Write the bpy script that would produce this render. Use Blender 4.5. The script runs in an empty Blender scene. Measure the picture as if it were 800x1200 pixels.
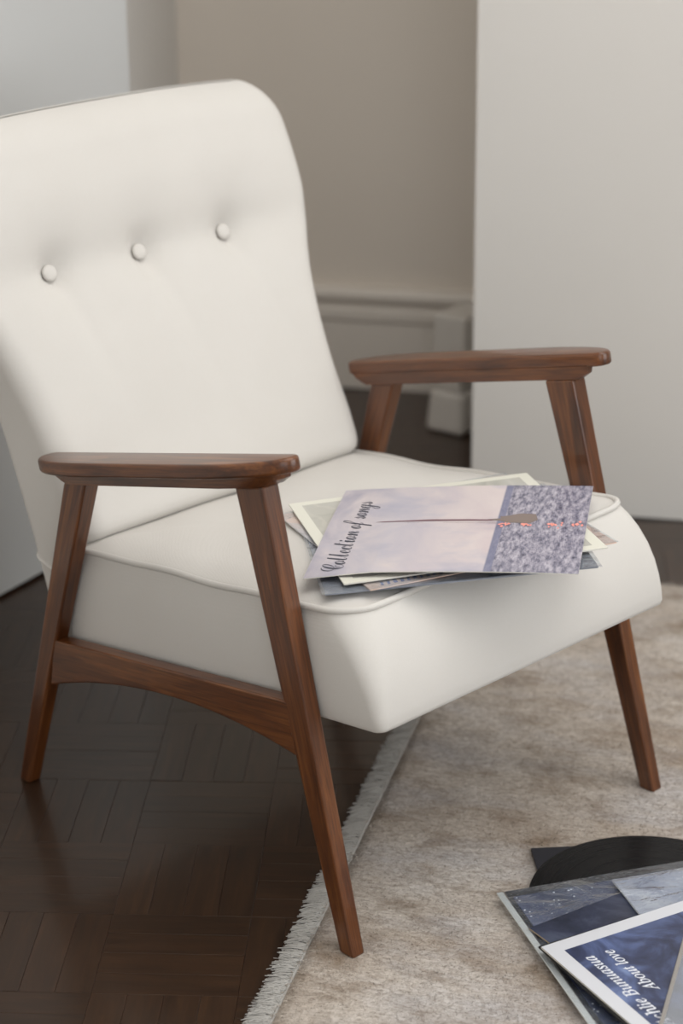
import bpy, bmesh, math, random
from mathutils import Vector, Matrix
random.seed(7)
SC = bpy.context.scene
COL = SC.collection
R = math.radians

# ---------------------------------------------------------------- camera, world, lights, exposure
def make_camera():
    yaw, pit, roll = R(135.7737), R(-21.5193), R(-0.5194)
    F = Vector((math.cos(yaw)*math.cos(pit), math.sin(yaw)*math.cos(pit), math.sin(pit)))
    Rt = F.cross(Vector((0, 0, 1))).normalized(); U = Rt.cross(F)
    R2 = math.cos(roll)*Rt + math.sin(roll)*U; U2 = -math.sin(roll)*Rt + math.cos(roll)*U
    cd = bpy.data.cameras.new('camera'); cam = bpy.data.objects.new('camera', cd); COL.objects.link(cam)
    m = Matrix((R2, U2, -F)).transposed().to_4x4(); m.translation = Vector((1.7824, -1.8998, 1.4915))
    cam.matrix_world = m
    cd.sensor_fit = 'VERTICAL'; cd.sensor_height = 36.0; cd.lens = 2571.17/1200*36
    cd.clip_start = 0.05; cd.clip_end = 60
    cd.dof.use_dof = True; cd.dof.focus_distance = 2.72; cd.dof.aperture_fstop = 3.0
    SC.camera = cam
make_camera()

TH = R(33.0)                                   # the room's own axes
E1 = Vector((math.cos(TH), math.sin(TH), 0)); E2 = Vector((-math.sin(TH), math.cos(TH), 0))
def room(a, b, z=0.0): return E1*a + E2*b + Vector((0, 0, z))

W = bpy.data.worlds.new('world'); SC.world = W; W.use_nodes = True
bg = W.node_tree.nodes['Background']; bg.inputs[0].default_value = (0.80, 0.90, 1.0, 1); bg.inputs[1].default_value = 1.2

def area_light(name, loc, direction, sx, sy, power, color):
    l = bpy.data.lights.new(name, 'AREA'); l.shape = 'RECTANGLE'; l.size = sx; l.size_y = sy; l.energy = power; l.color = color
    o = bpy.data.objects.new(name, l); COL.objects.link(o); o.location = loc
    o.rotation_euler = direction.to_track_quat('-Z', 'Y').to_euler()
    return o
area_light('daylight_side', room(2.66, -0.9, 1.65), -E1, 2.1, 1.7, 30, (1.0, 0.985, 0.96))
area_light('daylight_rear', room(0.9, -3.52, 1.6), E2, 2.0, 1.7, 11, (1.0, 0.985, 0.96))
area_light('overhead_fill', room(0.7, -0.35, 2.72), Vector((0, 0, -1)), 2.2, 2.2, 35, (1.0, 0.985, 0.96))  # added soft fill from above the chair; the ceiling has no opening here
SC.view_settings.view_transform = 'Standard'; SC.view_settings.look = 'None'
SC.view_settings.exposure = 0.06; SC.view_settings.gamma = 1.0; SC.view_settings.use_curve_mapping = False

# ---------------------------------------------------------------- helpers
def tag(o, label=None, cat=None, group=None, kind=None):
    if label: o['label'] = label
    if cat: o['category'] = cat
    if group: o['group'] = group
    if kind: o['kind'] = kind
    return o
def empty(name, loc=(0, 0, 0), rz=0.0):
    o = bpy.data.objects.new(name, None); COL.objects.link(o); o.location = loc; o.rotation_euler.z = rz; o.empty_display_size = .05
    return o
def link(name, me, mat=None, parent=None, smooth=False, loc=None, rot=None):
    if mat and not me.materials: me.materials.append(mat)
    if smooth:
        me.polygons.foreach_set('use_smooth', [True]*len(me.polygons)); me.update()
    o = bpy.data.objects.new(name, me); COL.objects.link(o)
    if parent: o.parent = parent
    if loc is not None: o.location = loc
    if rot is not None: o.rotation_euler = rot
    return o
def mesh(name, v, f):
    me = bpy.data.meshes.new(name); me.from_pydata([tuple(p) for p in v], [], f); me.update()
    return me
def fix(me):
    b = bmesh.new(); b.from_mesh(me); bmesh.ops.recalc_face_normals(b, faces=b.faces); b.to_mesh(me); b.free(); return me
def bevelled(v, f, off=.003, seg=2, angle=30):
    b = bmesh.new(); vs = [b.verts.new(p) for p in v]
    for q in f: b.faces.new([vs[i] for i in q])
    bmesh.ops.recalc_face_normals(b, faces=b.faces)
    es = [e for e in b.edges if len(e.link_faces) == 2 and e.calc_face_angle(0) > R(angle)]
    if off > 0: bmesh.ops.bevel(b, geom=es, offset=off, segments=seg, profile=.5, affect='EDGES', clamp_overlap=True)
    me = bpy.data.meshes.new('m'); b.to_mesh(me); b.free()
    return me
HEXF = [(0, 3, 2, 1), (4, 5, 6, 7), (0, 1, 5, 4), (1, 2, 6, 5), (2, 3, 7, 6), (3, 0, 4, 7)]
def prism(poly, n0, n1, put, off=.003, seg=2, angle=30):
    """extrude a 2-D polygon between n0 and n1; put(a, b, n) gives the 3-D point"""
    k = len(poly); v = [put(a, b, n0) for a, b in poly] + [put(a, b, n1) for a, b in poly]
    f = [tuple(range(k))[::-1], tuple(range(k, 2*k))] + [(i, (i+1) % k, (i+1) % k + k, i+k) for i in range(k)]
    return bevelled(v, f, off, seg, angle)
def grain(me, axis, origin=(0, 0, 0)):
    """wood-grain coordinates stored on the mesh: x runs along the board"""
    ax = Vector(axis).normalized(); up = Vector((0, 0, 1)) if abs(ax.z) < .9 else Vector((1, 0, 0))
    s = ax.cross(up).normalized(); t = s.cross(ax); o = Vector(origin)
    at = me.attributes.new('grain', 'FLOAT_VECTOR', 'POINT'); buf = []
    for vv in me.vertices:
        p = vv.co - o; buf += [p.dot(ax), p.dot(s), p.dot(t)]
    at.data.foreach_set('vector', buf); return me
def tube(path, r, n=8, closed=False):
    v, f = [], []; k = len(path)
    for i, p in enumerate(path):
        p = Vector(p)
        a = Vector(path[(i-1) % k]) if (closed or i > 0) else p
        b = Vector(path[(i+1) % k]) if (closed or i < k-1) else p
        d = (b-a).normalized(); up = Vector((0, 0, 1)) if abs(d.z) < .95 else Vector((1, 0, 0))
        s = d.cross(up).normalized(); t = s.cross(d); rr = r[i] if isinstance(r, (list, tuple)) else r
        for j in range(n):
            c = 2*math.pi*j/n; v.append(p + s*math.cos(c)*rr + t*math.sin(c)*rr)
    for i in range(k if closed else k-1):
        for j in range(n):
            f.append((i*n+j, i*n+(j+1) % n, ((i+1) % k)*n+(j+1) % n, ((i+1) % k)*n+j))
    if not closed: f += [tuple(range(n))[::-1], tuple(range((k-1)*n, k*n))]
    return fix(mesh('tube', v, f))
def interp(x, pts):
    """smooth (monotone cubic) interpolation through (x, y) pairs"""
    if x <= pts[0][0]: return pts[0][1]
    if x >= pts[-1][0]: return pts[-1][1]
    for i in range(len(pts)-1):
        if pts[i][0] <= x <= pts[i+1][0]:
            x0, y0 = pts[i]; x1, y1 = pts[i+1]; h = x1-x0; d = (y1-y0)/h
            dl = (y0-pts[i-1][1])/(x0-pts[i-1][0]) if i > 0 else d
            dr = (pts[i+2][1]-y1)/(pts[i+2][0]-x1) if i+2 < len(pts) else d
            m0 = 0 if dl*d <= 0 else 2*dl*d/(dl+d); m1 = 0 if dr*d <= 0 else 2*dr*d/(dr+d)
            t = (x-x0)/h
            return (2*t**3-3*t*t+1)*y0 + (t**3-2*t*t+t)*h*m0 + (-2*t**3+3*t*t)*y1 + (t**3-t*t)*h*m1

# ---------------------------------------------------------------- materials
class NT:
    def __init__(s, name):
        s.m = bpy.data.materials.new(name); s.m.use_nodes = True; s.t = s.m.node_tree; s.b = s.t.nodes['Principled BSDF']; s.out = s.t.nodes['Material Output']
    def n(s, typ, **kw):
        nd = s.t.nodes.new(typ)
        for k, v in kw.items():
            if k.startswith('i_'):
                key = k[2:]; nd.inputs[int(key) if key.isdigit() else key.replace('_', ' ')].default_value = v
            else: setattr(nd, k, v)
        return nd
    def l(s, a, b): s.t.links.new(a, b)
    def noise(s, vec, scale, detail=4, rough=.55, dist=0):
        nd = s.n('ShaderNodeTexNoise'); nd.inputs['Scale'].default_value = scale; nd.inputs['Detail'].default_value = detail
        nd.inputs['Roughness'].default_value = rough; nd.inputs['Distortion'].default_value = dist
        if vec is not None: s.l(vec, nd.inputs['Vector'])
        return nd.outputs['Fac']
    def mapping(s, vec, scale=(1, 1, 1), loc=(0, 0, 0), rot=(0, 0, 0)):
        nd = s.n('ShaderNodeMapping'); nd.inputs['Scale'].default_value = scale; nd.inputs['Location'].default_value = loc; nd.inputs['Rotation'].default_value = rot
        s.l(vec, nd.inputs['Vector']); return nd.outputs[0]
    def ramp(s, fac, stops, interp='LINEAR'):
        nd = s.n('ShaderNodeValToRGB'); cr = nd.color_ramp; cr.interpolation = interp
        while len(cr.elements) < len(stops): cr.elements.new(.5)
        for e, (p, c) in zip(cr.elements, stops): e.position = p; e.color = (*c, 1) if len(c) == 3 else c
        s.l(fac, nd.inputs[0]); return nd.outputs[0]
    def mix(s, fac, a, b, mode='MIX'):
        nd = s.n('ShaderNodeMix'); nd.data_type = 'RGBA'; nd.blend_type = mode
        for idx, x in ((0, fac), (6, a), (7, b)):
            if isinstance(x, (int, float)): nd.inputs[idx].default_value = x
            elif isinstance(x, (tuple, list)): nd.inputs[idx].default_value = (*x, 1) if len(x) == 3 else x
            else: s.l(x, nd.inputs[idx])
        return nd.outputs[2]
    def math(s, op, a, b=0.0, c=0.0):
        nd = s.n('ShaderNodeMath'); nd.operation = op
        for i, x in enumerate((a, b, c)):
            if isinstance(x, (int, float)): nd.inputs[i].default_value = x
            else: s.l(x, nd.inputs[i])
        return nd.outputs[0]
    def bump(s, h, strength=.3, dist=.001):
        nd = s.n('ShaderNodeBump'); nd.inputs['Strength'].default_value = strength; nd.inputs['Distance'].default_value = dist
        s.l(h, nd.inputs['Height']); s.l(nd.outputs[0], s.b.inputs['Normal']); return nd
    def base(s, c):
        if isinstance(c, tuple): s.b.inputs['Base Color'].default_value = (*c, 1)
        else: s.l(c, s.b.inputs['Base Color'])
    def set(s, **kw):
        for k, v in kw.items(): s.b.inputs[k.replace('_', ' ')].default_value = v
        return s
def coords(n, kind='Object'): return n.n('ShaderNodeTexCoord').outputs[kind]
def attr(n, name, out='Vector'):
    a = n.n('ShaderNodeAttribute'); a.attribute_name = name; return a.outputs[out]

def paint(name, col, rough=.6, var=.03):
    n = NT(name); c = coords(n)
    f = n.noise(c, 2.2, 3)
    n.base(n.mix(f, tuple(x*(1-var) for x in col), tuple(min(1, x*(1+var)) for x in col)))
    n.bump(n.noise(c, 160, 3), .06, .001); n.set(Roughness=rough); return n.m

def mat_fabric():
    n = NT('offwhite_upholstery'); c = coords(n)
    big = n.noise(c, 7, 3); fine = n.noise(c, 420, 3, .6)
    col = n.mix(big, (.645, .618, .580), (.690, .666, .631))
    n.base(n.mix(n.math('MULTIPLY', fine, .22), col, (.54, .51, .465)))
    w1 = n.n('ShaderNodeTexWave', i_Scale=330.0, i_Distortion=1.5); w1.bands_direction = 'Y'; n.l(c, w1.inputs['Vector'])
    w2 = n.n('ShaderNodeTexWave', i_Scale=330.0, i_Distortion=1.5); w2.bands_direction = 'Z'; n.l(c, w2.inputs['Vector'])
    h = n.math('ADD', n.math('ADD', n.math('MULTIPLY', w1.outputs['Fac'], .4), n.math('MULTIPLY', w2.outputs['Fac'], .4)), fine)
    n.bump(h, .22, .0006); n.set(Roughness=.92); n.b.inputs['Sheen Weight'].default_value = .12; n.b.inputs['Specular IOR Level'].default_value = .2
    return n.m
def mat_wood():
    n = NT('walnut_stained_wood'); g = attr(n, 'grain')
    rnd = n.n('ShaderNodeObjectInfo').outputs['Random']
    add = n.n('ShaderNodeVectorMath'); add.operation = 'ADD'; n.l(g, add.inputs[0])
    cx = n.n('ShaderNodeCombineXYZ'); n.l(n.math('MULTIPLY', rnd, 7.0), cx.inputs[0]); n.l(n.math('MULTIPLY', rnd, 3.0), cx.inputs[1]); n.l(cx.outputs[0], add.inputs[1])
    v = add.outputs[0]
    a = n.noise(n.mapping(v, (5, 55, 55)), 1.0, 5, .6, .8)
    b = n.noise(n.mapping(v, (14, 420, 420)), 1.0, 3, .6)
    c1 = n.ramp(a, [(.28, (.046, .0120, .0030)), (.50, (.125, .038, .0090)), (.75, (.25, .088, .022))])
    n.base(n.mix(n.math('MULTIPLY', n.ramp(b, [(.42, (0, 0, 0)), (.7, (1, 1, 1))]), .55), c1, (.024, .008, .0035)))
    n.bump(b, .08, .0005); n.set(Roughness=.34); n.b.inputs['Coat Weight'].default_value = .3; n.b.inputs['Coat Roughness'].default_value = .12
    return n.m
def mat_plank():
    n = NT('dark_parquet_wood'); g = attr(n, 'grain')
    rnd = n.math('ADD', n.n('ShaderNodeObjectInfo').outputs['Random'], attr(n, 'rnd', 'Fac'))
    cx = n.n('ShaderNodeCombineXYZ'); n.l(n.math('MULTIPLY', rnd, 9.0), cx.inputs[0]); n.l(n.math('MULTIPLY', rnd, 5.0), cx.inputs[1])
    add = n.n('ShaderNodeVectorMath'); add.operation = 'ADD'; n.l(g, add.inputs[0]); n.l(cx.outputs[0], add.inputs[1]); v = add.outputs[0]
    a = n.noise(n.mapping(v, (7, 70, 20)), 1.0, 5, .6, .6)
    b = n.noise(n.mapping(v, (18, 480, 20)), 1.0, 3, .6)
    c1 = n.ramp(a, [(.25, (.024, .0110, .0052)), (.55, (.044, .0205, .0095)), (.8, (.070, .034, .0155))])
    c2 = n.mix(n.math('MULTIPLY', b, .5), c1, (.012, .007, .0045))
    tint = n.ramp(n.math('FRACT', n.math('MULTIPLY', rnd, 13.7)), [(0, (.86, .86, .86)), (1, (1.12, 1.1, 1.08))])
    n.base(n.mix(1.0, c2, tint, 'MULTIPLY'))
    n.bump(b, .12, .0004); n.set(Roughness=.34); n.b.inputs['Specular IOR Level'].default_value = .4; n.b.inputs['Coat Weight'].default_value = .35; n.b.inputs['Coat Roughness'].default_value = .13
    return n.m
def mat_rug():
    n = NT('faded_beige_rug_pile'); c = coords(n)
    st = n.mapping(c, (1.6, 2.6, 1))
    big = n.noise(n.mapping(c, (2.2, 3.0, 1)), 1.7, 5, .62, .5); mid = n.noise(st, 6.5, 5, .65, .4); fine = n.noise(c, 190, 4, .75)
    streak = n.noise(n.mapping(c, (60, 170, 1)), 1.0, 4, .65)
    col = n.ramp(big, [(.26, (.34, .265, .205)), (.40, (.51, .44, .375)), (.55, (.63, .57, .51)), (.72, (.72, .68, .64))])
    col = n.mix(n.ramp(mid, [(.48, (0, 0, 0)), (.70, (.85, .85, .85))]), col, (.225, .16, .105))
    col = n.mix(n.ramp(n.noise(n.mapping(c, (1, 2.2, 1), (3.1, 5.2, 0)), 4.5, 4, .6), [(.46, (0, 0, 0)), (.70, (.55, .55, .55))]), col, (.52, .52, .55))
    f = n.math('ADD', n.math('MULTIPLY', fine, .55), n.math('MULTIPLY', streak, .45))
    col = n.mix(n.ramp(f, [(.38, (.62, .62, .62)), (.58, (0, 0, 0))]), col, (.20, .155, .118))
    tone = attr(n, 'tone', 'Fac')
    col = n.mix(n.math('MULTIPLY', tone, .35), col, (.74, .69, .62))
    n.base(col); n.bump(f, .8, .003); n.set(Roughness=.95); n.b.inputs['Specular IOR Level'].default_value = .1; n.b.inputs['Sheen Weight'].default_value = .1
    return n.m
def simple(name, col, rough=.5, spec=.5, **kw):
    n = NT(name); c = coords(n); f = n.noise(c, 30, 3)
    n.base(n.mix(f, tuple(x*.94 for x in col), tuple(min(1, x*1.06) for x in col))); n.set(Roughness=rough); n.b.inputs['Specular IOR Level'].default_value = spec
    for k, v in kw.items(): n.b.inputs[k.replace('_', ' ')].default_value = v
    return n.m
def mat_plastic(name, tint=(.80, .84, .9), amount=.10, rough=.10, wrinkle=1.0):
    """thin clear film: lets light through, slightly milky, with a wrinkled glossy face"""
    n = NT(name); c = coords(n)
    tr = n.n('ShaderNodeBsdfTransparent'); tr.inputs[0].default_value = (.95, .965, .98, 1)
    w = n.noise(n.mapping(c, (9, 20, 1)), 1.0, 4, .55, 1.2)
    bp = n.n('ShaderNodeBump'); bp.inputs['Strength'].default_value = .5*wrinkle; bp.inputs['Distance'].default_value = .012; n.l(w, bp.inputs['Height'])
    df = n.n('ShaderNodeBsdfDiffuse'); df.inputs[0].default_value = (*tint, 1)
    gl = n.n('ShaderNodeBsdfGlossy'); gl.inputs['Roughness'].default_value = rough; n.l(bp.outputs[0], gl.inputs['Normal'])
    fr = n.n('ShaderNodeLayerWeight'); n.l(bp.outputs[0], fr.inputs['Normal']); fz = n.math('ADD', n.math('MULTIPLY', n.math('POWER', fr.outputs['Facing'], 4.0), .7), .045)
    m1 = n.n('ShaderNodeMixShader'); n.l(n.math('ADD', n.math('MULTIPLY', n.ramp(w, [(.5, (0, 0, 0)), (.75, (1, 1, 1))]), .06), amount), m1.inputs[0])
    n.l(tr.outputs[0], m1.inputs[1]); n.l(df.outputs[0], m1.inputs[2])
    m2 = n.n('ShaderNodeMixShader'); n.l(fz, m2.inputs[0]); n.l(m1.outputs[0], m2.inputs[1]); n.l(gl.outputs[0], m2.inputs[2]); n.l(m2.outputs[0], n.out.inputs[0])
    n.t.nodes.remove(n.b)
    return n.m

M = {}
M['fabric'] = mat_fabric(); M['wood'] = mat_wood(); M['plank'] = mat_plank(); M['rug'] = mat_rug()
M['wall_back'] = paint('warm_greige_wall_paint', (.80, .725, .64)); M['wall_white'] = paint('matt_white_wall_paint', (.70, .675, .64))
M['door'] = paint('cool_white_door_paint', (.60, .605, .60), .45); M['trim'] = paint('offwhite_trim_paint', (.80, .74, .67), .45)
M['ceiling'] = paint('white_ceiling_paint', (.82, .81, .79)); M['joint'] = simple('dark_floor_joint', (.012, .008, .006), .7)
M['plinth'] = paint('white_plinth_paint', (.68, .64, .59), .5)
M['fringe'] = simple('pale_grey_cotton_fringe', (.46, .445, .42), .95, .1)
M['cut'] = simple('card_edge_paper', (.70, .68, .62), .8, .2)

# ---------------------------------------------------------------- the room
def room_box(name, a0, a1, b0, b1, z0, z1, mat, parent=None):
    v = [room(a0, b0, z0), room(a1, b0, z0), room(a1, b1, z0), room(a0, b1, z0), room(a0, b0, z1), room(a1, b0, z1), room(a1, b1, z1), room(a0, b1, z1)]
    me = bevelled(v, HEXF, 0)
    o = link(name, me, mat, parent)
    if not parent: tag(o, kind='structure')
    return o
H = 2.75
A_L, A_R, B_N, B_F = -.885, 2.72, -3.6, 1.862          # left wall, window wall, rear wall, back wall
room_box('wall_back', A_L-.12, A_R+.12, B_F, B_F+.12, -.02, H, M['wall_back'])
room_box('wall_left', A_L-.12, A_L, B_N, B_F, -.02, H, M['wall_white'])
# white wall that projects into the room on the right
a_p = room(0, 0).dot(E1)
PAN = Vector((-.779, .9265, 0)).dot(E1)
room_box('wall_right', PAN, A_R, 1.217, B_F, -.02, H, M['wall_white'])
room_box('ceiling', A_L-.12, A_R+.12, B_N-.12, B_F+.12, H, H+.1, M['ceiling'])
def wall_with_hole(name, axis, at, s0, s1, h0, h1, z0, z1, mat):
    """a wall along one room axis with one window opening in it"""
    vs, fs = [], []
    def bx(u0, u1, w0, w1):
        k = len(vs)
        for z in (w0, w1):
            for (u, t) in ((u0, 0), (u1, 0), (u1, .12), (u0, .12)):
                vs.append(room(at+t, u, z) if axis == 'a' else room(u, at-t, z))
        fs.extend([tuple(i+k for i in q) for q in HEXF])
    bx(s0, h0, -.02, H); bx(h1, s1, -.02, H); bx(h0, h1, -.02, z0); bx(h0, h1, z1, H)
    o = link(name, fix(mesh(name, vs, fs)), mat); tag(o, kind='structure'); return o
wall_with_hole('wall_window', 'a', A_R, B_N, B_F, -1.95, .15, .70, 2.40, M['wall_white'])
wall_with_hole('wall_rear', 'b', B_N, A_L-.12, A_R+.12, -.10, 1.90, .75, 2.45, M['wall_white'])
def window(name, axis, at, h0, h1, z0, z1):
    vs, fs = [], []
    def bx(u0, u1, w0, w1, t0=.03, t1=.08):
        k = len(vs)
        for z in (w0, w1):
            for (u, t) in ((u0, t0), (u1, t0), (u1, t1), (u0, t1)):
                vs.append(room(at+t, u, z) if axis == 'a' else room(u, at-t, z))
        fs.extend([tuple(i+k for i in q) for q in HEXF])
    g = .05; bx(h0, h0+g, z0, z1); bx(h1-g, h1, z0, z1); bx(h0+g, h1-g, z0, z0+g); bx(h0+g, h1-g, z1-g, z1)
    m = (h0+h1)/2; bx(m-.025, m+.025, z0+g, z1-g)
    o = link(name, fix(mesh(name, vs, fs)), M['door']); tag(o, kind='structure')
window('window_1', 'a', A_R, -1.95, .15, .70, 2.40)
window('window_2', 'b', B_N, -.10, 1.90, .75, 2.45)

# tall moulded baseboard along the back wall
prof = [(0, 0), (.018, 0), (.018, .148), (.024, .156), (.024, .176), (.016, .184), (.020, .192), (.030, .200), (.032, .212), (.026, .222), (.008, .226), (0, .226)]
def put_bb(t, z, n): return room(n, B_F-t, z)
o = link('baseboard_back', prism(prof, A_L+.03, PAN, put_bb, 0), M['trim']); tag(o, kind='structure')
o = link('baseboard_left', prism(prof, -.35, B_F-.03, lambda t, z, n: room(A_L+t, n, z), 0), M['trim']); tag(o, kind='structure')

# door leaf standing slightly open against the left wall
dP = Vector((-1.054, .055, 0)); dd = Vector((-.252, .968, 0)).normalized(); dn = Vector((dd.y, -dd.x, 0))
def door():
    t = empty('door_1', tuple(dP - dd*.05)); tag(t, kind='structure')
    off = dP - dd*.05
    def put(a, b, n): return dP + dd*a + Vector((0, 0, b)) - dn*n - off
    link('door_leaf', prism([(-.045, .006), (.43, .006), (.43, 2.06), (-.045, 2.06)], 0, .04, put, .002), M['door'], t)
    for z in (.25, 1.05, 1.85):
        link('hinge', tube([put(-.050, z-.045, .02), put(-.050, z+.045, .02)], .006, 8), M['cut'], t)
door()

# parquet: square blocks of four strips laid crosswise
PA = R(42.5); P1 = Vector((math.cos(PA), math.sin(PA), 0)); P2 = Vector((-P1.y, P1.x, 0))
BL = .176; SW = BL/4
floor = room_box('floor', A_L-.12, A_R+.12, B_N-.12, B_F+.12, -.03, -.0035, M['joint'])
def strip_mesh():
    l, w = BL/2-.0002, SW/2-.0002
    v = [(-l, -w, -.012), (l, -w, -.012), (l, w, -.012), (-l, w, -.012), (-l, -w, 0), (l, -w, 0), (l, w, 0), (-l, w, 0)]
    me = bevelled(v, [HEXF[1]] + HEXF[2:], .0003, 1)
    grain(me, (1, 0, 0)); me.materials.append(M['plank']); return me
def lay_floor():
    sm = strip_mesh(); c0 = Vector((-.138, -.311, 0)); items = []
    for i in range(-26, 27):
        for j in range(-26, 27):
            c = c0 + P1*(i*BL) + P2*(j*BL)
            if not (A_L+.02 < c.dot(E1) < A_R and B_N+.05 < c.dot(E2) < B_F-.0): continue
            turned = (i+j) % 2 == 0
            for k in range(4):
                o = (k-1.5)*SW
                p = c + (P1*o if turned else P2*o)
                items.append((p, PA + (math.pi/2 if turned else 0)))
    def inside(p): return p.dot(E2) < 1.2 or p.dot(E1) < PAN+.05
    items = [q for q in items if inside(q[0])]
    G1 = Vector((math.cos(R(31.3)), math.sin(R(31.3)), 0)); G2 = Vector((-G1.y, G1.x, 0))
    def seen(p):      # floor the rug leaves open, nearest the chair first
        g = p.dot(G1); onrug = g > .02 and -1.7 < p.dot(G2) < .85
        return (p-Vector((-.25, -.30, 0))).length + (5 if onrug else 0)
    items.sort(key=lambda q: seen(q[0]))
    rng = random.Random(3)
    for p, a in items[:300]:
        o = link('parquet_strip', sm, None, floor, loc=(p.x, p.y, rng.uniform(-.0005, .0001)), rot=(rng.uniform(-.002, .002), rng.uniform(-.0012, .0012), a))
    vs, fs, gr, rn = [], [], [], []
    base = [v.co.copy() for v in sm.vertices]; bf = [tuple(q.vertices) for q in sm.polygons]
    for p, a in items[300:]:
        k = len(vs); m = Matrix.Translation(p + Vector((0, 0, rng.uniform(-.0005, .0001)))) @ Matrix.Rotation(a, 4, 'Z'); r = rng.random()
        for b in base: vs.append(m @ b); gr += [b.x, b.y, b.z]; rn.append(r)
        fs.extend([tuple(i+k for i in q) for q in bf])
    me = mesh('far_strips', vs, fs); at = me.attributes.new('grain', 'FLOAT_VECTOR', 'POINT'); at.data.foreach_set('vector', gr)
    at = me.attributes.new('rnd', 'FLOAT', 'POINT'); at.data.foreach_set('value', rn)
    o = link('parquet_field', me, M['plank'], floor); tag(o, kind='stuff')
lay_floor()

# plinth half hidden behind the projecting wall
def plinth():
    t = empty('plinth_block', (-1.105, 1.255, 0)); tag(t, 'small white painted plinth on floor, half hidden behind the white wall', 'plinth')
    ang = R(8)
    def box(x0, x1, y0, y1, z0, z1, top=0.0):
        v = [(x0, y0, z0), (x1, y0, z0), (x1, y1, z0), (x0, y1, z0), (x0+top, y0+top, z1), (x1-top, y0+top, z1), (x1-top, y1-top, z1), (x0+top, y1-top, z1)]
        rot = Matrix.Rotation(ang, 3, 'Z'); return [rot @ Vector(p) for p in v]
    link('foot', bevelled(box(-.042, .048, -.068, .055, 0, .085, .006), HEXF, .010, 3), M['plinth'], t)
    link('neck', bevelled(box(-.030, .030, -.048, .048, .086, .118), HEXF, .004, 2), M['plinth'], t)
    link('block', bevelled(box(-.034, .046, -.058, .055, .119, .245, .003), HEXF, .006, 2), M['plinth'], t)
plinth()

# ---------------------------------------------------------------- rug
G1 = Vector((math.cos(R(31.3)), math.sin(R(31.3)), 0)); G2 = Vector((-G1.y, G1.x, 0))
def build_rug():
    L0, L1, K0, K1, T = -.090, 1.75, -1.55, .905, .008
    root = empty('area_rug', (0, 0, 0), R(31.3)); tag(root, 'faded beige patterned rug with short fringe under the armchair', 'rug')
    rng = random.Random(5)
    nx, ny = 92, 122
    vs, fs = [], []
    for i in range(nx+1):
        for j in range(ny+1):
            x = L0+(L1-L0)*i/nx; y = K0+(K1-K0)*j/ny
            e = min(i, nx-i, j, ny-j); z = T if e > 0 else T*.35
            vs.append((x, y, z))
    for i in range(nx):
        for j in range(ny):
            a = i*(ny+1)+j; fs.append((a, a+ny+1, a+ny+2, a+1))
    k = len(vs); per = [i*(ny+1) for i in range(nx+1)] + [nx*(ny+1)+j for j in range(1, ny+1)] + [i*(ny+1)+ny for i in range(nx-1, -1, -1)] + [j for j in range(ny-1, 0, -1)]
    for q in per: vs.append((vs[q][0], vs[q][1], .0005))
    n = len(per)
    for q in range(n): fs.append((per[q], k+q, k+(q+1) % n, per[(q+1) % n]))
    link('pile_base', fix(mesh('rug', vs, fs)), M['rug'], root, True)
    # short pile, standing in the part of the rug that is near
    vs, fs, tn = [], [], []
    for _ in range(230000):
        x = rng.uniform(L0, 1.0); y = rng.uniform(K0*.62, K1)
        a = rng.uniform(0, 2*math.pi); h = rng.uniform(.0010, .0024); w = rng.uniform(.0006, .0011); lx = rng.gauss(.0004, .0022); ly = rng.gauss(-.0020, .0022)
        c, s = math.cos(a)*w, math.sin(a)*w; k = len(vs); z = T-.0004
        vs += [(x-c, y-s, z), (x+c, y+s, z), (x+lx, y+ly, z+h)]; fs.append((k, k+1, k+2)); t = rng.random()**2
        tn += [t*.6, t*.6, t]
    me = mesh('pile', vs, fs); at = me.attributes.new('tone', 'FLOAT', 'POINT'); at.data.foreach_set('value', tn)
    o = link('pile', me, M['rug'], root); tag(o, kind='stuff')
    # fringe
    vs, fs = [], []
    def strand(x, y, ang, ln, r, z):
        k = len(vs); d = Vector((-math.cos(ang), math.sin(ang), 0)); s = Vector((d.y, -d.x, 0)); bend = rng.uniform(-.35, .35)
        for q in range(5):
            u = q/4; p = Vector((x, y, 0)) + d*(ln*u) + s*(bend*ln*u*u*.5); zz = z*(1-u*.75) + .0012 + (.0016*math.sin(u*math.pi))
            rr = r*(1-.35*u)
            for c in range(4):
                t = math.pi/2*c; vs.append(p + s*math.cos(t)*rr + Vector((0, 0, zz+math.sin(t)*rr)))
        for q in range(4):
            for c in range(4): fs.append((k+q*4+c, k+q*4+(c+1) % 4, k+q*4+4+(c+1) % 4, k+q*4+4+c))
    y = K0
    while y < K1:
        clump = rng.uniform(-.35, .35); lean = rng.uniform(.85, 1.1)
        for _ in range(rng.randint(11, 16)):
            strand(L0+.002, y+rng.uniform(-.003, .003), clump+rng.gauss(0, .28), rng.uniform(.024, .033)*lean, rng.uniform(.0007, .0012), rng.uniform(.002, .0065))
        y += .0052
    o = link('fringe', mesh('fringe', vs, fs), M['fringe'], root, True); tag(o, 'short pale grey cotton fringe', kind='stuff')
    # woven edge band between the pile and the fringe
    band = tube([(L0+.001, K0, .0040), (L0+.001, K1, .0040)], .0030, 8); link('binding', band, M['fringe'], root, True)
build_rug()

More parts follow.
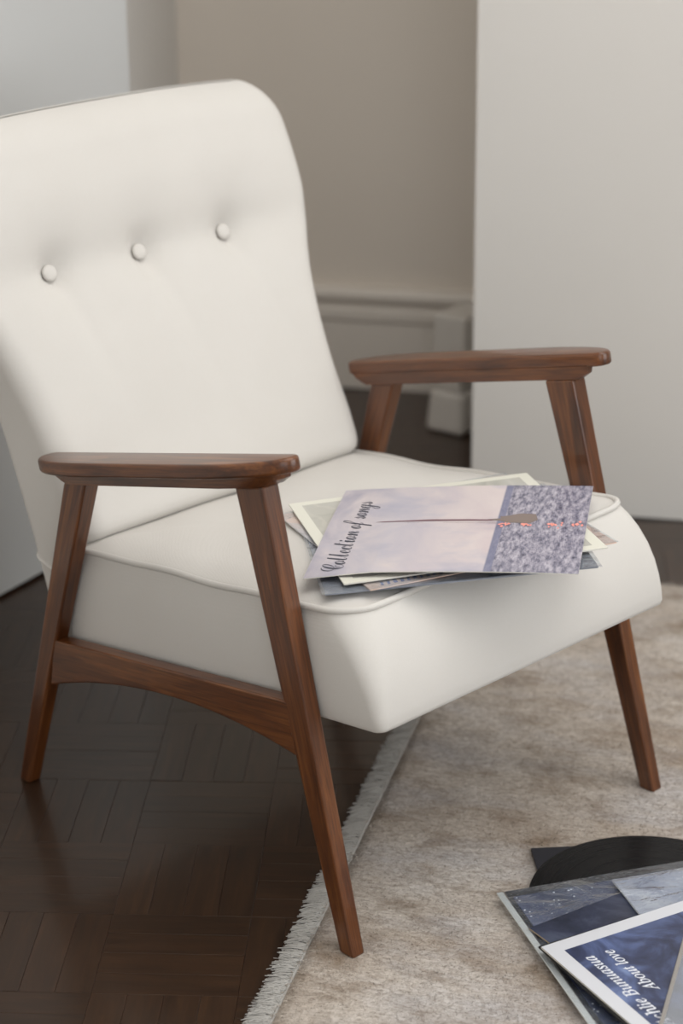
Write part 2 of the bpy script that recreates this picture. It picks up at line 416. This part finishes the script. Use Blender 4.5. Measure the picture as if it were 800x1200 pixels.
# ---------------------------------------------------------------- armchair
CHL = 'off-white upholstered armchair with three buttons and dark walnut wooden frame'
chair = empty('armchair', (0, 0, 0)); tag(chair, CHL, 'armchair')
SL = .2485                                             # the armrests rise towards the front
def under(x): return .577 + SL*(x+.002)
def leg(side, front):
    def yy(z, inner):                                  # outer and inner face lean in towards the top
        u = z/.5; o = .303 + (.2955-.303)*u; t = .0205 + (.0262-.0205)*u
        return side*(o - (t if inner else 0))
    if front: f = lambda z: (.155+(.0207-.155)*(z-.008)/.492, .131+(-.0275-.131)*(z-.008)/.492); z0 = .0075
    else: f = lambda z: (-.496+(-.3362+.496)*z/.5, -.5185+(-.379+.5185)*z/.5); z0 = 0.0
    v = []
    for z, inner, k in ((z0, 0, 0), (z0, 1, 0), (z0, 1, 1), (z0, 0, 1)): v.append((f(z)[k], yy(z, inner), z))
    zt = .57 if front else .49
    for inner, k in ((0, 0), (1, 0), (1, 1), (0, 1)):
        z = zt
        for _ in range(6): z = under(f(z)[k]) + .001
        v.append((f(z)[k], yy(z, inner), z))
    me = bevelled(v, HEXF, .0030, 2); grain(me, Vector(v[4])-Vector(v[0]), v[0]); link('leg', me, M['wood'], chair)
for side in (-1, 1):
    for front in (True, False): leg(side, front)

def stretcher(side):
    top = [(-.424, .2455), (.040, .3150)]; bot = []
    N = 18
    for i in range(N+1):
        u = i/N; x = .062 + (-.436-.062)*u; z = .246 + (.174-.246)*u + .034*(1-(2*u-1)**2)
        bot.append((x, z))
    me = prism(top + bot, .2765, .2985, lambda a, b, n: Vector((a, side*n, b)), .0022, 2, 40)
    grain(me, (1, 0, .145)); link('side_rail', me, M['wood'], chair)
for side in (-1, 1): stretcher(side)

def armrest(side):
    ox, oz = -.437, .5055; ca, sa = 1/math.hypot(1, SL), SL/math.hypot(1, SL); L = .496
    def put(a, w, d):                                  # along, outwards from the inner face, down from the top
        return Vector((ox + a*ca + d*sa, side*(.268 + w), oz + a*sa - d*ca))
    out = [(.0, .012), (.003, .004), (.011, 0), (L*.25, 0), (L*.5, 0), (L*.75, 0), (L-.014, 0), (L-.005, .003), (L-.001, .009)]
    for i in range(15):
        t = i/14*math.pi/2; out.append((L-.155+.155*math.cos(t)**.9, .015+.046*math.sin(t)))
    for i in range(1, 6): out.append((L-.155-(L-.275)*i/6, .061))
    for i in range(0, 11):
        t = i/10*math.pi/2; out.append((.12-.112*math.sin(t)-.008*i/10, .020+.041*math.cos(t)))
    b = bmesh.new()
    def add(outline, d0, d1, put2, off, seg):
        me = prism(outline, d0, d1, put2, off, seg, 25); b.from_mesh(me); bpy.data.meshes.remove(me)
    add(out, 0, .0185, lambda a, w, d: put(a, w, d), .0070, 4)
    side_prof = [(.014, .0170), (.020, .0240), (.030, .0300), (.040, .0345), (L-.044, .0345), (L-.030, .0275), (L-.026, .0170)]
    # the lower moulding: flat inner face, ends swept round towards the outside
    nw = 8; vs, fs = [], []
    for i in range(nw+1):
        w = .0004 + .0386*i/nw; q = max(0, (i/nw-.2)/.8); pull = .075*(1-math.sqrt(max(0, 1-q*q)))
        for a_, d_ in side_prof:
            k = a_ - pull if a_ > L*.5 else a_ + pull*.6
            vs.append(put(k, w, d_))
    m_ = len(side_prof)
    for i in range(nw):
        for j in range(m_): fs.append((i*m_+j, i*m_+(j+1) % m_, (i+1)*m_+(j+1) % m_, (i+1)*m_+j))
    fs += [tuple(range(m_)), tuple(range(nw*m_, (nw+1)*m_))[::-1]]
    me = bevelled(vs, fs, 0); b.from_mesh(me)
    me = bpy.data.meshes.new('armrest'); b.to_mesh(me); b.free()
    grain(me, (ca, 0, sa)); o = link('armrest', me, M['wood'], chair)
    me.polygons.foreach_set('use_smooth', [True]*len(me.polygons)); me.set_sharp_from_angle(angle=R(38))
for side in (-1, 1): armrest(side)

# seat
SLP = .123
def zpipe(x): return .4375 + SLP*(x-.116)
def ring(x0, x1, w, rf, rr, n=10, ns=26):
    """rounded rectangle in plan, counter-clockwise, fixed number of points"""
    pts = []
    def arc(cx, cy, r, a0): return [(cx+r*math.cos(a0+math.pi/2*i/n), cy+r*math.sin(a0+math.pi/2*i/n)) for i in range(n+1)]
    c = arc(x1-rf, w-rf, rf, 0), arc(x0+rr, w-rr, rr, math.pi/2), arc(x0+rr, -w+rr, rr, math.pi), arc(x1-rf, -w+rf, rf, 1.5*math.pi)
    for i in range(4):
        pts += c[i]; a = c[i][-1]; b = c[(i+1) % 4][0]
        for k in range(1, ns): pts.append((a[0]+(b[0]-a[0])*k/ns, a[1]+(b[1]-a[1])*k/ns))
    return pts
def wob(x, y): return .0016*math.sin(x*23+1.1)*math.sin(y*17+.6) + .0010*math.sin(x*41+y*33)
def build_seat():
    XR, XF, WD, TK = -.426, .116, .2695, .140
    vs, fs = [], []; rings = []
    # skirt from bottom to piping
    lev = [(0, .012), (.004, .005), (.015, .0015), (.05, 0), (.15, 0), (.3, 0), (.45, 0), (.6, 0), (.75, .0005), (.87, .002), (.95, .004), (1, .005)]
    for h, ins in lev:
        bul = .0035*math.sin(math.pi*h)
        xf = .170 + (XF-.170)*h**1.15 + .010*math.sin(math.pi*h) - ins
        rf = .012 + (.046-.012)*h**1.3
        pr = ring(XR+ins, xf, WD+bul-ins-.002*h, rf, .012)
        rings.append([Vector((x, y, zpipe(x) - TK*(1-h) - (xf-x)*0.0 + wob(x, y)*h)) for x, y in pr])
    # crowned top
    base = ring(XR+.005, XF-.005, WD-.007, .046, .012); cx, cy = -.14, 0
    K = 22
    for k in range(1, K):
        t = (k/K); s = 1-t**1.1
        row = []
        for x, y in base:
            X = cx+(x-cx)*s; Y = cy+(y-cy)*s
            h = .024*(1-(1-t)**2.6) 
            row.append(Vector((X, Y, zpipe(X)+h+wob(X, Y))))
        rings.append(row)
    n = len(rings[0])
    for r_ in rings: vs.extend(r_)
    for i in range(len(rings)-1):
        for j in range(n): fs.append((i*n+j, i*n+(j+1) % n, (i+1)*n+(j+1) % n, (i+1)*n+j))
    k = len(vs); vs.append(Vector((cx, cy, zpipe(cx)+.024))); last = (len(rings)-1)*n
    for j in range(n): fs.append((last+j, last+(j+1) % n, k))
    fs.append(tuple(range(n))[::-1])
    seat = link('seat', fix(mesh('seat', vs, fs)), M['fabric'], chair, True)
    top = rings[len(lev)-1]
    path = [p + Vector((0, 0, .0005)) for p in top]
    link('piping', tube(path, .0044, 8, True), M['fabric'], seat, True)
build_seat()

# backrest
FX = [(.20, -.440), (.34, -.436), (.372, -.405), (.395, -.384), (.43, -.396), (.50, -.435), (.60, -.491), (.69, -.540), (.76, -.570), (.83, -.600), (.905, -.634)]
RX = [(.20, -.478), (.333, -.510), (.464, -.554), (.71, -.642), (.85, -.692), (.905, -.712)]
WX = [(.20, .255), (.333, .262), (.50, .267), (.56, .274), (.62, .287), (.66, .301), (.70, .317), (.75, .328), (.80, .330), (.905, .328)]
BUT = [(-.158, .712), (0.0, .712), (.158, .712)]
def build_back():
    ZT = .902; rings = []
    zs = [.215+.645*(i/88) for i in range(88)] 
    RT = .046
    zs = [z for z in zs if z < ZT-RT] + [ZT-RT+RT*math.sin(i/14*math.pi/2) for i in range(0, 15)]
    for z in zs:
        f, r, w = interp(z, FX), interp(z, RX), interp(z, WX)
        if z > ZT-RT:
            q = (z-(ZT-RT))/RT; ins = RT*(1-math.sqrt(max(0, 1-q*q))); f -= ins*.95; r += ins*.95
        RC = .062
        if z > ZT-RC:
            q = (z-(ZT-RC))/RC; w -= RC*(1-math.sqrt(max(0, 1-q*q)))*.92
        if z < .235:
            q = (.235-z)/.02; f -= .008*q*q; r += .008*q*q; w -= .008*q*q
        th = max(f-r, .002); rf = min(.036, th*.45); rr = min(.024, th*.4)
        pr = ring(r, f, w, rf, rr, 9, 60)
        row = []
        for x, y in pr:
            u = max(0, (x-r)/th); front = max(0, min(1, (u-.55)/.35)); front = front*front*(3-2*front)
            edge = max(0, 1-(abs(y)/w)**4)
            d = .006*edge*math.exp(-((z-.58)/.10)**2) + .007*edge*math.exp(-((z-.80)/.06)**2)
            d -= .006*edge*math.exp(-((z-.712)/.028)**2)
            for by, bz in BUT:
                dy, dz = y-by, z-bz
                d -= .014*math.exp(-(dy*dy/(.024**2)+dz*dz/(.022**2)))
                d -= .011*math.exp(-(dy*dy+dz*dz)/(.056**2))
                if dz < 0:
                    c = by*.25; d -= .0065*math.exp(-((dy-(-dz)*(.22+c))/.016)**2)*math.exp(dz/.08)
                else: d -= .003*math.exp(-((dy-dz*.25)/.022)**2)*math.exp(-dz/.04)
            row.append(Vector((x + d*front, y, z - d*front*(-.45) - .013*max(0, min(1, (z-.74)/.16))*(abs(y)/.33)**2.5)))
        rings.append(row)
    n = len(rings[0]); vs = [p for r_ in rings for p in r_]; fs = []
    for i in range(len(rings)-1):
        for j in range(n): fs.append((i*n+j, i*n+(j+1) % n, (i+1)*n+(j+1) % n, (i+1)*n+j))
    fs.append(tuple(range(n))[::-1]); fs.append(tuple(range((len(rings)-1)*n, len(rings)*n)))
    back = link('backrest', fix(mesh('backrest', vs, fs)), M['fabric'], chair, True)
    # buttons
    for by, bz in BUT:
        f = interp(bz, FX); bm = bmesh.new(); bmesh.ops.create_uvsphere(bm, u_segments=20, v_segments=12, radius=1)
        for v in bm.verts:
            v.co.z = math.copysign(abs(v.co.z)**.8, v.co.z); v.co = Vector((v.co.x*.0115, v.co.y*.0115, v.co.z*.0052))
        me = bpy.data.meshes.new('button'); bm.to_mesh(me); bm.free()
        nrm = Vector((.87, 0, .42)).normalized()
        o = link('button', me, M['fabric'], back, True); o.location = (f-.0235, by, bz-.011); o.rotation_euler = nrm.to_track_quat('Z', 'Y').to_euler()
    # seam round the lower back
    z = .338; f, r, w = interp(z, FX), interp(z, RX), interp(z, WX)
    pr = ring(r, f, w+.0003, .036, .024, 9, 20)
    path = [(x, y, z-.02*(x-r)/(f-r)) for x, y in pr]
    link('seam', tube(path, .0026, 8, True), M['fabric'], back, True)
build_back()

# ---------------------------------------------------------------- record sleeves
def script_text(s):
    return ''.join(chr(0x1D4D0+ord(c)-65) if c.isupper() else chr(0x1D4EA+ord(c)-97) if c.islower() else c for c in s)
def italic_text(s):
    return ''.join('\u210e' if c == 'h' else chr(0x1D434+ord(c)-65) if c.isupper() else chr(0x1D44E+ord(c)-97) if c.islower() else c for c in s)
def text_mesh(body, size, spacing=1.0, offset=0.0):
    cu = bpy.data.curves.new('lettering', 'FONT'); cu.body = body; cu.size = size; cu.space_character = spacing; cu.offset = offset; cu.resolution_u = 3
    o = bpy.data.objects.new('lettering', cu); COL.objects.link(o)
    dg = bpy.context.evaluated_depsgraph_get(); me = bpy.data.meshes.new_from_object(o.evaluated_get(dg))
    bpy.data.objects.remove(o); bpy.data.curves.remove(cu); me.materials.clear()
    return me
def flat(bend=0.0): return lambda u, v: 0.0
def card(name, size, th, mat, parent, lift, nseg=16, edge=None):
    """a sheet of thickness th that follows lift(u, v); u, v in 0..1 over the square, origin at its centre"""
    n = nseg; vs, fs = [], []; lay = (n+1)**2
    for top in (0, 1):
        for i in range(n+1):
            for j in range(n+1):
                u, v = i/n, j/n; vs.append(((u-.5)*size, (v-.5)*size, lift(u, v)+(th if top else 0)))
    for i in range(n):
        for j in range(n):
            a = i*(n+1)+j; fs.append((a, a+1, a+n+2, a+n+1)); b = a+lay; fs.append((b, b+n+1, b+n+2, b+1))
    per = [i*(n+1) for i in range(n+1)] + [n*(n+1)+j for j in range(1, n+1)] + [i*(n+1)+n for i in range(n-1, -1, -1)] + [j for j in range(n-1, 0, -1)]
    k0 = len(fs)
    for q in range(len(per)):
        a, b = per[q], per[(q+1) % len(per)]; fs.append((a, b, b+lay, a+lay))
    me = mesh(name, vs, fs); me.materials.append(mat)
    if edge:
        me.materials.append(edge)
        for p in me.polygons[k0:]: p.material_index = 1
    return link(name, me, None, parent)
def place(root, cx, cy, z0, ang, sx=0.0, sy=0.0):
    """rest a sheet on the plane z = z0 + sx*x + sy*y, turned by ang about its normal"""
    nrm = Vector((-sx, -sy, 1)).normalized(); e = Vector((math.cos(ang), math.sin(ang), 0)); e.z = sx*e.x + sy*e.y; e.normalize()
    f = nrm.cross(e); m = Matrix((e, f, nrm)).transposed().to_4x4(); m.translation = Vector((cx, cy, z0 + sx*cx + sy*cy)); root.matrix_world = m
def decal(name, polys, mat, parent, size, lift, eps, sub=0):
    """flat printed shape: polygons given in u, v"""
    vs, fs = [], []
    for pl in polys:
        k = len(vs)
        for u, v in pl: vs.append(((u-.5)*size, (v-.5)*size, lift(u, v)+eps))
        fs.append(tuple(range(k, k+len(pl))))
    return link(name, fix(mesh(name, vs, fs)), mat, parent)
def print_text(me, parent, mat, origin, right, up, size, lift, eps, name='lettering'):
    """set lettering: origin, right and up in u, v"""
    for v in me.vertices:
        u = origin[0] + (right[0]*v.co.x + up[0]*v.co.y)/size; w = origin[1] + (right[1]*v.co.x + up[1]*v.co.y)/size
        v.co = Vector(((u-.5)*size, (w-.5)*size, lift(u, w)+eps))
    return link(name, me, mat, parent)

def mat_seascape(size):
    n = NT('printed_sunset_seascape'); c = n.mapping(coords(n), (1/size,)*3, (.5, .5, 0))
    sep = n.n('ShaderNodeSeparateXYZ'); n.l(c, sep.inputs[0]); u, v = sep.outputs[0], sep.outputs[1]
    cl = n.noise(n.mapping(c, (3.0, 1.6, 1), rot=(0, 0, R(25))), 1.5, 5, .55, .6)
    sky = n.ramp(u, [(0, (.36, .34, .42)), (.25, (.52, .50, .57)), (.5, (.62, .55, .58)), (.66, (.62, .52, .54))])
    sky = n.mix(n.ramp(cl, [(.36, (0, 0, 0)), (.66, (.8, .8, .8))]), sky, (.74, .66, .645))
    sky = n.mix(n.ramp(n.noise(n.mapping(c, (2.2, 2.8, 1), (4, 2, 0)), 1.6, 4), [(.5, (0, 0, 0)), (.72, (.75, .75, .75))]), sky, (.42, .42, .52))
    wv = n.noise(n.mapping(c, (48, 13, 1), rot=(0, 0, R(-9))), 1.0, 7, .72, .12)
    sea = n.ramp(wv, [(.33, (.06, .06, .10)), (.44, (.20, .195, .26)), (.54, (.38, .36, .43)), (.68, (.60, .57, .63))])
    hz = n.ramp(u, [(.655, (0, 0, 0)), (.660, (1, 1, 1))])
    band = n.math('MULTIPLY', n.math('GREATER_THAN', u, .655), n.math('LESS_THAN', u, .685))
    sea = n.mix(n.math('MULTIPLY', band, .8), sea, (.20, .21, .32))
    n.base(n.mix(hz, sky, sea)); n.set(Roughness=.33); n.b.inputs['Specular IOR Level'].default_value = .45
    return n.m
def mat_bordered(name, size, border, bcol, stops, scale=4.0, rough=.3, lines=False):
    n = NT(name); c = n.mapping(coords(n), (1/size,)*3, (.5, .5, 0))
    sep = n.n('ShaderNodeSeparateXYZ'); n.l(c, sep.inputs[0])
    def dist(s): return n.math('MINIMUM', s, n.math('SUBTRACT', 1.0, s))
    inside = n.math('GREATER_THAN', n.math('MINIMUM', dist(sep.outputs[0]), dist(sep.outputs[1])), border)
    pic = n.ramp(n.noise(c, scale, 5, .58, .7), stops)
    if lines:
        ln = n.n('ShaderNodeTexWave', i_Scale=3.0, i_Distortion=14.0, i_Detail=3.0); n.l(c, ln.inputs['Vector'])
        pic = n.mix(n.math('MULTIPLY', n.ramp(ln.outputs['Fac'], [(.86, (0, 0, 0)), (.95, (1, 1, 1))]), .35), pic, (.62, .60, .54))
    n.base(n.mix(inside, bcol, pic)); n.set(Roughness=rough); return n.m
def mat_print(name, stops, scale=6.0, rough=.25, stars=False):
    n = NT(name); c = coords(n)
    col = n.ramp(n.noise(c, scale, 5, .6, .8), stops)
    if stars:
        vo = n.n('ShaderNodeTexVoronoi', i_Scale=110.0); n.l(c, vo.inputs['Vector'])
        msk = n.ramp(n.noise(c, 14, 2), [(.42, (0, 0, 0)), (.50, (1, 1, 1))])
        st = n.math('MULTIPLY', n.math('LESS_THAN', vo.outputs['Distance'], .16), msk)
        col = n.mix(st, col, (.85, .88, .92))
    n.base(col); n.set(Roughness=rough); return n.m

SIZE = .33; SX = .08
ink = simple('charcoal_ink', (.055, .06, .085), .5); white_ink = simple('white_ink', (.78, .80, .86), .4); red_ink = simple('sunlit_red_ink', (.95, .36, .30), .5)
boat_ink = simple('brown_boat_ink', (.24, .19, .17), .5); mast_ink = simple('plum_mast_ink', (.22, .13, .15), .5)
blue_ink = simple('cobalt_blue_ink', (.07, .12, .35), .5)
SEAT_GROUP = 'record sleeves stacked on the armchair seat'

# grey plastic sleeve at the bottom of the stack
def sleeve_grey():
    t = empty('record_sleeve'); tag(t, 'glossy grey plastic record sleeve at the bottom of the stack on seat', 'record sleeve', SEAT_GROUP)
    lift = lambda u, v: 0.0
    m = mat_print('slate_grey_print', [(.3, (.10, .11, .13)), (.5, (.24, .26, .31)), (.7, (.42, .45, .52))], 5.0, .22)
    card('cover', SIZE, .0024, m, t, lift, 2)
    card('plastic_film', SIZE+.008, .0005, mat_plastic('clear_film_grey', (.62, .65, .70), .10), t, lambda u, v: .0028+.0012*math.sin(u*9)*math.sin(v*7), 20)
    place(t, .031, -.021, .4408, R(52.5), SX)
sleeve_grey()
def sleeve_orange():
    t = empty('record_sleeve'); tag(t, 'peach record sleeve with blue lettering, second from bottom in stack on seat', 'record sleeve', SEAT_GROUP)
    s = .326
    m = mat_print('peach_print', [(.3, (.74, .45, .33)), (.5, (.76, .57, .47)), (.62, (.62, .60, .63)), (.75, (.25, .30, .55))], 5.0, .3)
    card('cover', s, .0016, m, t, lambda u, v: 0, 2)
    rng = random.Random(4); marks = []
    for k in range(15):                                # blurred blue title, too small to read
        x = .05 + k*.026; h = rng.uniform(.030, .052); w = rng.uniform(.010, .016); y = .020 + rng.uniform(-.003, .003)
        marks.append([(x, y), (x+w, y), (x+w+.008, y+h), (x+.008, y+h)])
    decal('printed_marks', marks, blue_ink, t, s, lambda u, v: 0.0, .0018)
    card('plastic_film', SIZE, .0004, mat_plastic('clear_film_peach', (.74, .77, .82), .08), t, lambda u, v: .0022+.0010*math.sin(u*11+1)*math.sin(v*6), 20)
    place(t, .0155, -.0016, .4443, R(66.8), SX)
sleeve_orange()
def sleeve_green():
    t = empty('record_sleeve'); tag(t, 'grey-green record sleeve with cream border just under the seascape sleeve', 'record sleeve', SEAT_GROUP)
    m = mat_bordered('sage_print_cream_border', SIZE, .045, (.76, .75, .66), [(.3, (.40, .40, .36)), (.5, (.50, .49, .44)), (.75, (.56, .56, .53))], 3.0, .4, True)
    card('cover', SIZE, .0018, m, t, lambda u, v: 0, 2, M['cut'])
    place(t, .0145, -.0019, .4485, R(58.6), SX)
sleeve_green()
def sleeve_sea():
    t = empty('record_sleeve'); tag(t, 'seascape record sleeve with sailing boat and handwritten title on top of the stack', 'record sleeve', SEAT_GROUP)
    def lift(u, v): return .0035*(1-(2*u-1)**2)*1.0 + .004*(v-.5)*(u-.5) - .004*max(0, .25-u)*max(0, .6-v)*10
    card('cover', SIZE, .0011, mat_seascape(SIZE), t, lift, 24, M['cut'])
    e = .0014
    print_text(text_mesh(script_text('Collection of songs'), .040, .86, -.00025), t, ink, (.138, .035), (0, .93), (-1.15, 0), SIZE, lift, e)
    mast = [(.185, .566), (.22, .572), (.40, .583), (.55, .580), (.70, .574), (.70, .560), (.55, .560), (.40, .562), (.22, .563)]
    b = decal('printed_boat', [[(.665, .612), (.70, .622), (.725, .640), (.745, .648), (.80, .642), (.812, .575), (.785, .535), (.70, .540), (.668, .562), (.62, .564), (.62, .580), (.67, .588)]], boat_ink, t, SIZE, lift, e)
    decal('printed_mast', [[(.185, .566), (.22, .572), (.40, .583), (.40, .562), (.22, .563)], [(.40, .583), (.55, .580), (.64, .576), (.64, .560), (.55, .560), (.40, .562)]], mast_ink, b, SIZE, lift, e+.0001)
    decal('printed_rigging', [[(.30, .552), (.66, .545), (.66, .543), (.30, .551)], [(.45, .545), (.66, .532), (.66, .530), (.45, .5435)]], mast_ink, b, SIZE, lift, e)
    rng = random.Random(12); polys = []
    for cu, n in ((.685, 7), (.765, 6), (.865, 6), (.895, 4), (.95, 3), (.978, 4)):
        for _ in range(n):
            x = cu+rng.gauss(0, .010); y = .515+rng.gauss(0, .014) + (.0 if cu < .9 else .012); w = rng.uniform(.004, .010); h = rng.uniform(.008, .018)
            polys.append([(x-w, y), (x, y-h), (x+w, y), (x, y+h)])
    polys = [p for p in polys if max(q[0] for q in p) < .99]
    decal('printed_reflection', polys, red_ink, t, SIZE, lift, e+.0001)
    place(t, .0468, -.0122, .4530, R(36.57), SX)
sleeve_sea()

# on the rug
FLOOR_GROUP = 'record sleeves lying on the rug'
RZ = .0105
def sleeve_navy():
    t = empty('record_sleeve'); tag(t, 'plain dark navy record sleeve under the black vinyl record on rug', 'record sleeve', FLOOR_GROUP)
    m = mat_print('navy_print', [(.3, (.005, .0055, .011)), (.7, (.011, .012, .022))], 5, .55)
    card('cover', SIZE, .0030, m, t, lambda u, v: 0, 2)
    place(t, .372, .063, RZ, R(50))
sleeve_navy()
def vinyl():
    t = empty('vinyl_record', (.332, .054, RZ+.0032)); tag(t, 'black vinyl record lying on rug, partly covered by sleeves', 'vinyl record')
    n = NT('black_grooved_vinyl'); c = coords(n)
    ln = n.n('ShaderNodeVectorMath'); ln.operation = 'LENGTH'; n.l(c, ln.inputs[0])
    g = n.math('SINE', n.math('MULTIPLY', ln.outputs['Value'], 4200.0)); n.base((.005, .005, .006)); n.l(n.ramp(n.noise(n.mapping(ln.outputs['Value'], (90, 90, 90)), 1.0, 2), [(.3, (.12, .12, .12)), (.7, (.34, .34, .34))]), n.b.inputs['Roughness']); n.b.inputs['Specular IOR Level'].default_value = .13
    n.bump(g, .18, .0003); vin = n.m
    def disc(r0, r1, z0, z1, k=128):
        vs, fs = [], []
        ch = .0006
        rows = [(r0, z0), (r1-ch, z0), (r1, (z0+z1)/2), (r1-ch, z1), (r0, z1)]
        for r, z in rows:
            for i in range(k): vs.append((r*math.cos(2*math.pi*i/k), r*math.sin(2*math.pi*i/k), z))
        for a in range(len(rows)):
            b = (a+1) % len(rows)
            for i in range(k): fs.append((a*k+i, a*k+(i+1) % k, b*k+(i+1) % k, b*k+i))
        return fix(mesh('disc', vs, fs))
    link('disc', disc(.0036, .156, 0, .0024), vin, t)
    link('centre_label', disc(.0038, .052, .0024, .0027), simple('pale_blue_label_paper', (.35, .42, .58), .6), t)
    t.rotation_euler = (0, 0, R(20))
vinyl()
def sleeve_stars():
    t = empty('record_sleeve'); tag(t, 'starry blue record sleeve in clear plastic with pale left margin on rug', 'record sleeve', FLOOR_GROUP)
    m = mat_print('starry_blue_print', [(.28, (.030, .036, .066)), (.5, (.075, .09, .16)), (.72, (.19, .22, .34))], 6, .25, True)
    o = card('cover', SIZE-.018, .0022, m, t, lambda u, v: 0, 4); o.location = (.004, -.002, 0)
    dark = simple('black_inner_sleeve', (.008, .008, .010), .4)
    o2 = card('inner_sleeve', SIZE-.012, .0012, dark, t, lambda u, v: -.0016, 2); o2.location = (.003, .0135, 0)
    card('plastic_film', SIZE+.006, .0004, mat_plastic('clear_film_stars', (.60, .66, .78), .03, .08, 2.0), t, lambda u, v: .0029+.0006*math.sin(u*8)*math.sin(v*9+1), 24)
    film = simple('milky_film_margin', (.55, .57, .56), .25)
    # doubled edge of the film: the pale strip down its left side
    me = bevelled([(x, y, z) for z in (.0012, .0030) for x, y in ((-.169, -.168), (-.160, -.168), (-.160, .168), (-.169, .168))], HEXF, .0006, 1)
    link('film_margin', me, film, t)
    place(t, .417, -.010, RZ+.0075, R(62.5))
    return t
sleeve_stars()
def sleeve_dark():
    t = empty('record_sleeve'); tag(t, 'dark cloudy blue record sleeve just under the white-bordered sleeve on rug', 'record sleeve', FLOOR_GROUP)
    m = mat_print('dark_cloud_print', [(.28, (.010, .012, .022)), (.5, (.036, .044, .078)), (.75, (.12, .14, .21))], 9, .25)
    card('cover', SIZE, .0022, m, t, lambda u, v: 0, 2, simple('tan_card_edge', (.42, .33, .24), .7))
    c = Vector((.277, -.119)); a = R(79); e = Vector((math.cos(a), math.sin(a))); f = Vector((e.y, -e.x)); k = c + (e+f)*SIZE/2
    place(t, k.x, k.y, RZ+.0118, a)
sleeve_dark()
def sleeve_foil():
    t = empty('record_sleeve'); tag(t, 'pale blue-grey record sleeve in crumpled clear plastic, behind the white-bordered sleeve', 'record sleeve', FLOOR_GROUP)
    m = mat_print('pale_cloud_print', [(.28, (.09, .11, .19)), (.45, (.22, .26, .38)), (.58, (.42, .45, .54)), (.72, (.66, .67, .70))], 9, .2)
    card('cover', SIZE-.006, .0018, m, t, lambda u, v: .0004+.0004*math.sin(u*7+1)*math.sin(v*9), 16)
    card('plastic_film', SIZE, .0004, mat_plastic('clear_film_foil', (.78, .81, .86), .10, .08, 2.2), t, lambda u, v: .0036+.0008*math.sin(u*13)*math.sin(v*10), 28)
    c = Vector((.281, .034)); a = R(62); e = Vector((math.cos(a), math.sin(a))); f = Vector((e.y, -e.x)); k = c + (e+f)*SIZE/2
    place(t, k.x, k.y, RZ+.0146, a)
sleeve_foil()
def sleeve_about():
    t = empty('record_sleeve'); tag(t, 'white-bordered blue record sleeve with white serif lettering, upside down on rug', 'record sleeve', FLOOR_GROUP)
    m = mat_bordered('blue_cloud_print_white_border', SIZE, .060, (.66, .67, .71), [(.27, (.006, .007, .016)), (.42, (.040, .052, .115)), (.55, (.105, .145, .30)), (.66, (.21, .28, .48)), (.80, (.08, .08, .17))], 4.2, .28)
    lift = lambda u, v: 0.0
    card('cover', SIZE, .0026, m, t, lift, 2, M['cut'])
    a = R(-15.64); e = Vector((math.cos(a), math.sin(a))); f = Vector((-e.y, e.x)); c = Vector((.3262, -.1542)); k = c + (e+f)*SIZE/2
    # u runs down the left edge (away from the corner), v runs inwards; both lines end at the same margin
    for body, sz, v0 in (('Achlie Bunuasua', .0226, .131), ('About love', .0212, .214)):
        me = text_mesh(italic_text(body), sz, 1.0, .0003); wd = max(v.co.x for v in me.vertices)
        print_text(me, t, white_ink, (.138 + wd/SIZE, v0), (-1, 0), (0, -1), SIZE, lift, .0029)
    place(t, k.x, k.y, RZ+.0228, a)
    dark = simple('black_card_back', (.006, .006, .007), .5)
    t2 = empty('record_sleeve'); tag(t2, 'black inner sleeve showing beneath the edge of the white-bordered sleeve', 'record sleeve', FLOOR_GROUP)
    card('cover', SIZE-.004, .0026, dark, t2, lift, 2); place(t2, k.x-.006, k.y-.004, RZ+.0198, R(-17))
sleeve_about()
def sleeve_clear():
    t = empty('record_sleeve'); tag(t, 'empty clear plastic record sleeve on top at the lower right edge', 'record sleeve', FLOOR_GROUP)
    a = R(-61); e = Vector((math.cos(a), math.sin(a))); f = Vector((-e.y, e.x)); c = Vector((.445, -.032)); k = c + e*.12 + f*(SIZE/2)
    card('plastic_film', SIZE, .0012, mat_plastic('clear_film_top', (.60, .62, .66), .22, .12, .5), t, lambda u, v: .003*v + .002, 16)
    me = bevelled([(x, y, z) for z in (.001, .0042) for x, y in ((-.165, -.167), (.165, -.167), (.165, -.162), (-.165, -.162))], HEXF, .0008, 1)
    link('film_margin', me, simple('dull_film_fold', (.30, .28, .26), .3), t)
    place(t, k.x, k.y, RZ+.0260, a)
sleeve_clear()
